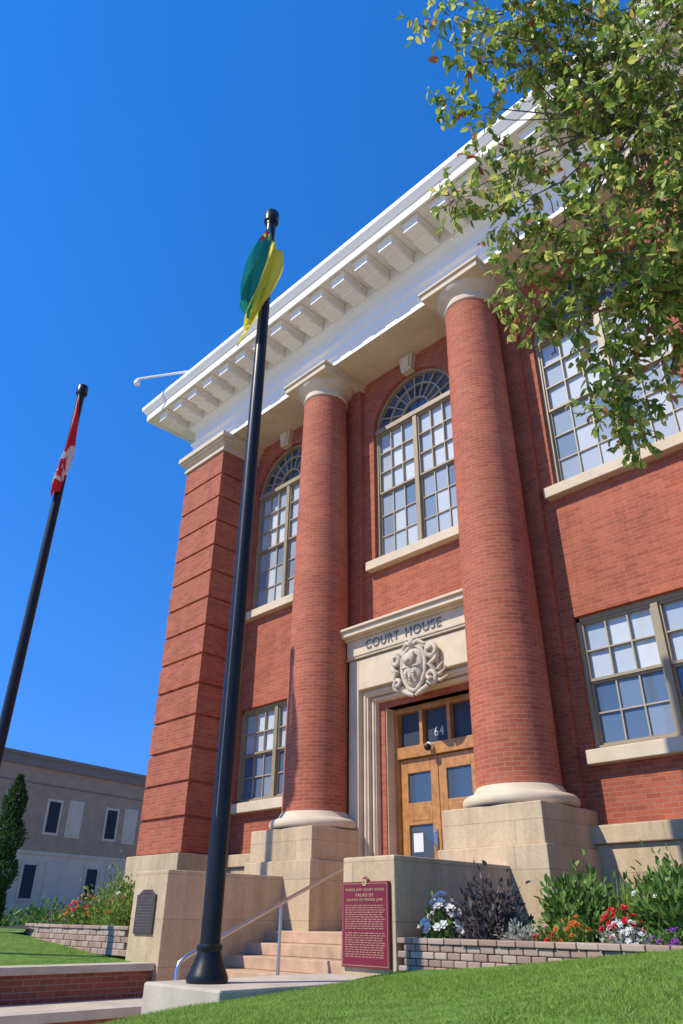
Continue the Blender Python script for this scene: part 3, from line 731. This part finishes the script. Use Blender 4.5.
# near tree
tr = empty('leafy_tree', (2.1, 3.5, -.35), 'leafy tree with yellowing green leaves overhanging the top right corner', 'tree')
rg = np.random.default_rng(11)
LOBES = [(650,45,105,4.9),(568,30,56,5.0),(518,12,40,5.1),(632,130,72,4.7),(568,116,30,5.2),(668,210,86,4.6),(514,188,21,4.8),(460,196,21,4.8),(556,228,43,4.6),(606,262,51,4.5),(522,288,23,4.7),(540,314,18,4.6),(580,312,20,4.5),(612,358,25,4.5),(612,408,20,4.5),(656,294,46,4.4),(678,332,34,4.4),(634,434,15,4.5),(476,62,18,5.0),(452,17,14,5.1),(452,102,9,5.0),(484,118,12,5.0),(424,26,5,5.0),(528,65,26,5.1),(484,160,11,4.9),(502,225,14,4.8),(526,152,15,4.9),(640,394,17,4.5),(670,275,38,4.5),(604,80,44,4.9),
         (760,80,150,4.8),(790,260,140,4.5),(900,120,170,5.0),(720,-80,150,5.2),(600,-90,110,5.4)]
Pl, Dl, tw = [], [], MB()
trunk_top = Vector((1.9, 3.6, 2.6))
limb = MB()
limb.tube([(2.1,3.5,-.5),(2.07,3.52,.6),(2.0,3.55,1.7),trunk_top,(1.7,3.7,4.0),(1.5,3.8,5.4)], [.17,.135,.12,.11,.08,.05], 12)
hubs = [at_d(760,80,4.8), at_d(790,260,4.5), at_d(640,120,4.8)]
for hcen in hubs:
    m1 = trunk_top.lerp(hcen, .5)+Vector((.1,.1,.15)); limb.tube([trunk_top, trunk_top.lerp(m1,.5)+Vector((0,.05,.15)), m1, hcen], [.06,.05,.042,.028], 8)
for (px, py, rp, s) in LOBES:
    c = at_d(px, py, s); r = rp*s/F
    off = px > 700 or py < -20
    if not off:
        hb = min(hubs, key=lambda q: (q-c).length); v1 = c-hb; k = v1.length
        J = lambda q: Vector((random.uniform(-1,1), random.uniform(-1,1), random.uniform(-.6,1)))*q*k
        pts = [hb, hb+v1*.25+J(.05), hb+v1*.5+J(.07), hb+v1*.75+J(.05), c]
        b0 = .013 if rp > 40 else .008
        limb.tube(pts, [b0, b0*.85, b0*.65, b0*.45, b0*.25], 6)
    nt_ = int(rp*rp*(.0265 if rp > 40 else .043)) + 5
    if off: nt_ = int(nt_*.3)
    for _ in range(nt_):
        d = Vector(rdir(rg, 1)[0]); p = c + d*r*(rg.random()**.45)*(1.0+.22*rg.normal())
        base = c + (p-c)*.6
        td = (d + Vector(rdir(rg, 1)[0])*.7 + Vector((0,0,-.35))).normalized(); ln = rg.uniform(.09, .18)
        if rg.random() < .45: tw.tube([base, p, p+td*ln], [.004, .003, .0015], 4)
        k = int(rg.integers(5, 10))
        for q in range(k):
            t = (q+.5)/k; Pl.append(p+td*ln*t); Dl.append(td*.5+Vector(rdir(rg, 1)[0])*.75+Vector((0,0,-.4)))
Pl = np.array([tuple(p) for p in Pl]); Dl = np.array([tuple(p) for p in Dl]); n = len(Pl)
Nn = norm(rdir(rg, n)*.6+np.array([[-.35,-.6,.6]]))
M_leaf = island_mat('tree_leaves', [(0,(.11,.19,.035)),(.25,(.21,.32,.055)),(.55,(.38,.48,.09)),(.8,(.60,.62,.14)),(.92,(.76,.66,.18)),(.965,(.50,.20,.09)),(1,(.40,.11,.06))], rough=.4, trans=.5, spec=.5)
limb.build('trunk', M_bark, tr, smooth=60)
tw.build('twig', M_bark, tr)
leaf_mesh('crown', Pl, Dl, Nn, rg.uniform(.042, .092, n), rg.uniform(.013, .026, n), M_leaf, tr)

# bed plants
def mats(n, *st): return island_mat(n, list(st), rough=.55, trans=.35, spec=.3)
L_green = mats('bed_leaf_green', (0,(.075,.155,.025)),(.6,(.14,.26,.05)),(1,(.25,.38,.08)))
L_dark = mats('bed_leaf_purple', (0,(.06,.045,.045)),(.6,(.13,.105,.095)),(1,(.26,.22,.2)))
L_silver = mats('bed_leaf_silver', (0,(.28,.30,.2)),(1,(.52,.53,.42)))
L_yel = mats('bed_leaf_lime', (0,(.14,.24,.03)),(1,(.36,.44,.09)))
B = {k: mats('petal_'+k, (0, [x*.75 for x in c]), (1, c)) for k, c in dict(white=(.9,.88,.8), red=(.74,.03,.035), orange=(.8,.2,.03), pink=(.75,.27,.32), purple=(.28,.06,.36), yellow=(.75,.55,.05)).items()}
SEED = [100]
def shrub(name, label, cat, x, y, z, rx, h, n, ll, leaf, blossoms=(), upright=.5, ry=None):
    SEED[0] += 1; g = np.random.default_rng(SEED[0]); ry = ry or rx
    root = empty(name, (x, y, z), label, cat)
    d = rdir(g, n); d[:, 2] = np.abs(d[:, 2]); rad = g.random(n)**.4*(1+.15*g.normal(0, 1, n))
    lump = 1+.22*np.sin(d[:, 0]*5+SEED[0])*np.sin(d[:, 1]*6+d[:, 2]*4)
    P = np.array([[x, y, z]])+d*np.array([[rx, ry, h*.95]])*(rad*lump)[:, None]
    D = d*.6+rdir(g, n)*.6+np.array([[0, 0, upright]])
    leaf_mesh('foliage', P, D, norm(rdir(g, n)*.7+np.array([[0,-.2,.6]])), g.uniform(.6, 1.2, n)*ll, g.uniform(.6, 1.1, n)*ll*.28, leaf, root)
    st = MB()
    for i in range(max(8, n//35)): st.tube([(x+g.normal(0,.03), y+g.normal(0,.03), z-.03), (np.array([x,y,z])+(P[i]-np.array([x,y,z]))*.6+np.array([0,0,.02])), P[i]], [.005, .004, .002], 4)
    st.build('stem', L_green if leaf is not L_dark else L_dark, root)
    for (mk, cnt, size, lo) in blossoms:
        d = rdir(g, cnt); d[:, 2] = np.abs(d[:, 2])*.8+lo; d = norm(d)
        C = np.array([[x, y, z]])+d*np.array([[rx, ry, h]])*g.uniform(.95, 1.15, cnt)[:, None]
        face = norm(d*.7+np.array([[.1,-.5,.5]])+rdir(g, cnt)*.35)
        PP, DD, NN, LL = [], [], [], []
        for c, f in zip(C, face):
            ref = np.array([0,0,1.]) if abs(f[2]) < .9 else np.array([1.,0,0]); u = np.cross(f, ref); u /= np.linalg.norm(u); v = np.cross(f, u)
            sz = size*g.uniform(.7, 1.15)
            for layer in range(2):
                for k in range(6):
                    a = 6.283*k/6+layer*.5; PP.append(c+f*.004*layer); DD.append((u*math.cos(a)+v*math.sin(a))+f*(.25+.5*layer)); NN.append(f); LL.append(sz*(1-.3*layer))
        LL = np.array(LL); leaf_mesh('blossom', np.array(PP), np.array(DD), np.array(NN), LL, LL*.36, B[mk], root, curl=.1, fold=.1)
    return root
def tall_grass(name, label, x, y, z, h, sp, n, leaf, plume=None):
    SEED[0] += 1; g = np.random.default_rng(SEED[0]); root = empty(name, (x, y, z), label, 'plant'); mb = MB(); pl_ = MB()
    for i in range(n):
        a = g.uniform(0, 6.283); hh = h*g.uniform(.55, 1.1); o = sp*g.random()**.7; dx, dy = math.cos(a), math.sin(a); wv = g.uniform(.006, .013)
        b = Vector((x+g.normal(0, sp*.25), y+g.normal(0, sp*.25), z)); prev = None
        for k in range(6):
            t = k/5; p = b+Vector((dx*o*t**1.6, dy*o*t**1.6, hh*(t-.25*t*t*o/sp))); s = Vector((-dy, dx, .2))*wv*(1-t**2*.95)
            if prev: mb.quad(prev[0], prev[1], p+s, p-s)
            prev = (p-s, p+s)
    me = bpy.data.meshes.new('blade'); me.from_pydata(mb.v, [], mb.f)
    finish(me, 'foliage', leaf, root, None); return root
shrub('flowering_plant', 'white flowered plant at the left end of the right bed, beside the plaque wall', 'plant', -5.13, 6.42, -.2, .21, .40, 380, .06, L_green, [('white', 40, .055, .3)])
shrub('dark_shrub', 'dark purplish grey shrub in the right flower bed', 'shrub', -4.72, 6.62, -.18, .33, .52, 1500, .075, L_dark)
shrub('silver_plant', 'low silvery foliage plant at the wall edge below the dark shrub', 'plant', -4.2, 6.38, -.19, .19, .17, 420, .05, L_silver)
shrub('flowering_plant', 'low red flowered plant right of the silvery plant', 'plant', -3.92, 6.38, -.19, .14, .15, 220, .05, L_green, [('red', 16, .028, .2), ('pink', 6, .022, .2)])
shrub('flowering_plant', 'orange flowered plant in the middle of the right bed', 'plant', -3.72, 6.42, -.19, .17, .25, 380, .055, L_yel, [('orange', 16, .028, .2)])
shrub('flowering_plant', 'scarlet flowered plant with pale leaves in front of the tall grasses', 'plant', -3.33, 6.5, -.19, .18, .30, 420, .055, L_green, [('red', 24, .040, .45)])
shrub('flowering_plant', 'white and pink flowered plant below the scarlet blooms', 'plant', -3.22, 6.34, -.2, .19, .20, 420, .045, L_silver, [('white', 30, .028, .2), ('pink', 8, .024, .2)])
shrub('flowering_plant', 'purple flowered plant at the right end of the bed', 'plant', -2.84, 6.34, -.2, .19, .16, 320, .045, L_green, [('purple', 34, .028, .2)])
tall_grass('tall_grass_plant', 'tall arching green plant in front of the stone base', -4.25, 7.5, -.12, .60, .38, 170, L_green)
tall_grass('tall_grass_plant', 'lime green strappy plant behind the scarlet flowers', -3.55, 7.2, -.12, .54, .34, 150, L_yel)
shrub('tall_perennial', 'tall leafy perennial behind the orange flowers', 'plant', -4.0, 7.05, -.12, .36, .54, 1100, .09, L_green, upright=.6)
shrub('tall_perennial', 'tall leafy perennial at the right edge of the picture', 'plant', -3.02, 7.0, -.12, .38, .52, 1200, .09, L_green, [('white', 5, .03, .4)], upright=.5)
shrub('tall_perennial', 'tall dark leafy perennial close under the stone base ledge', 'plant', -3.6, 8.1, -.12, .46, .66, 1200, .095, L_green, upright=.6)
# left bed
shrub('bed_shrub', 'rounded green shrub in the left flower bed beside the steps', 'shrub', -12.35, 7.0, -.12, .56, .78, 1800, .075, L_yel)
shrub('flowering_plant', 'scarlet flowered plant in the left flower bed', 'plant', -12.95, 6.75, -.14, .42, .46, 900, .06, L_green, [('red', 30, .045, .3), ('orange', 12, .045, .3), ('yellow', 8, .04, .3)])
shrub('flowering_plant', 'low purple and red flowers at the left end of the left bed', 'plant', -14.0, 6.9, -.14, .38, .26, 500, .06, L_green, [('red', 10, .04, .25), ('purple', 14, .04, .25)])
shrub('bed_shrub', 'lime green low shrub at the right end of the left bed', 'shrub', -11.55, 6.65, -.14, .42, .50, 900, .07, L_yel, [('red', 8, .04, .3), ('white', 6, .04, .3)])
# columnar tree at far left
tx, ty = -24.5, 9.7
ct = empty('columnar_tree', (tx, ty, -.3), 'dark narrow columnar evergreen at the left edge of the picture', 'tree')
g = np.random.default_rng(3); n = 6000; t = g.random(n); z = -.1+t*4.2; rr = .43*np.sin(np.clip(t*.93+.07, 0, 1)*math.pi)**.7*(g.random(n)**.35)*(1+.25*np.sin(z*6+g.normal(0,.3,n)))
a = g.uniform(0, 6.283, n); Pc = np.stack([tx+rr*np.cos(a), ty+rr*np.sin(a), z-.2], 1)
leaf_mesh('crown', Pc, np.stack([np.cos(a)*.5, np.sin(a)*.5, np.full(n, .7)], 1)+rdir(g, n)*.5, rdir(g, n), g.uniform(.08, .16, n), g.uniform(.02, .035, n), mats('dark_evergreen', (0,(.03,.07,.018)),(.7,(.07,.13,.035)),(1,(.13,.2,.06))), ct)
mb = MB(); mb.tube([(tx, ty, -.5), (tx, ty, 3.2)], [.09, .03], 8); mb.build('trunk', M_bark, ct)

# ------------------------------------------------------------------ far building
fb = empty('office_building', (-42.6, 15.5, -.4), 'two storey taupe office block with pale window panels at far left', 'building', local=True, rotz=math.atan2(.979, -.204))
M_taupe = plain('taupe_stucco', (.50,.30,.18), .9, .08, 2, bump=.1, spec=.1); M_panel = plain('pale_panel', (.78,.55,.375), .8, .05, 2, spec=.1); M_fasc = plain('dark_grey_fascia', (.29,.2,.145), .7, .05, 2, spec=.1)
M_lowp = plain('pale_lower_stucco', (.82,.56,.37), .9, .06, 2, spec=.1)
mb = MB(); mb.box(-16, 34, 0, 22, 3.55, 7.9); mb.build('upper_wall', M_taupe, fb)
mb = MB(); mb.box(-16, 34, .02, 22, 0, 3.55); mb.build('lower_wall', M_lowp, fb)
mb = MB(); mb.box(-16.1, 34.1, -.12, 22.1, 7.9, 8.5); mb.box(-16.15, 34.15, -.18, 22.15, 8.38, 8.56); mb.build('fascia', M_fasc, fb)
mb = MB(); mb.box(-16, 34, -.04, .05, 3.45, 3.6); mb.build('string_course', M_panel, fb)
mb = MB(); mb.box(-16, 34, -.03, .05, 7.0, 7.08); mb.build('string_course', M_fasc, fb)
for u in np.arange(-15.2, 33, 4.2):
    for (du, z0, z1, gl) in ((2.05, 4.6, 6.2, True), (3.55, 4.55, 6.3, False), (1.2, 1.3, 2.9, True), (2.75, .9, 3.0, False)):
        x = u+du
        if x > 33: continue
        f = MB(); f.box(x-.10, x+.95, -.05, .06, z0-.14, z1+.14)
        if gl:
            o = f.build('window', M_panel, fb); p = MB(); p.box(x+.06, x+.80, -.07, -.02, z0, z1); p.build('pane', M_far_glass, o)
        else:
            f.box(x+.05, x+.80, -.075, .0, z0, z1); f.build('wall_panel', M_panel, fb, bevel=.05)
for i, (x, y, r, h, lab) in enumerate(((-30, 11.5, 1.3, .8, 'dark low hedge shrub below the far office block, leftmost'), (-34, 16.0, 1.5, .9, 'dark low hedge shrub below the far office block, middle one'), (-36, 19.8, 1.5, .9, 'dark low hedge shrub below the far office block, nearest the brick pier'))):
    shrub('hedge_shrub', lab, 'shrub', x, y, -.4, r, h, 900, .22, L_green)
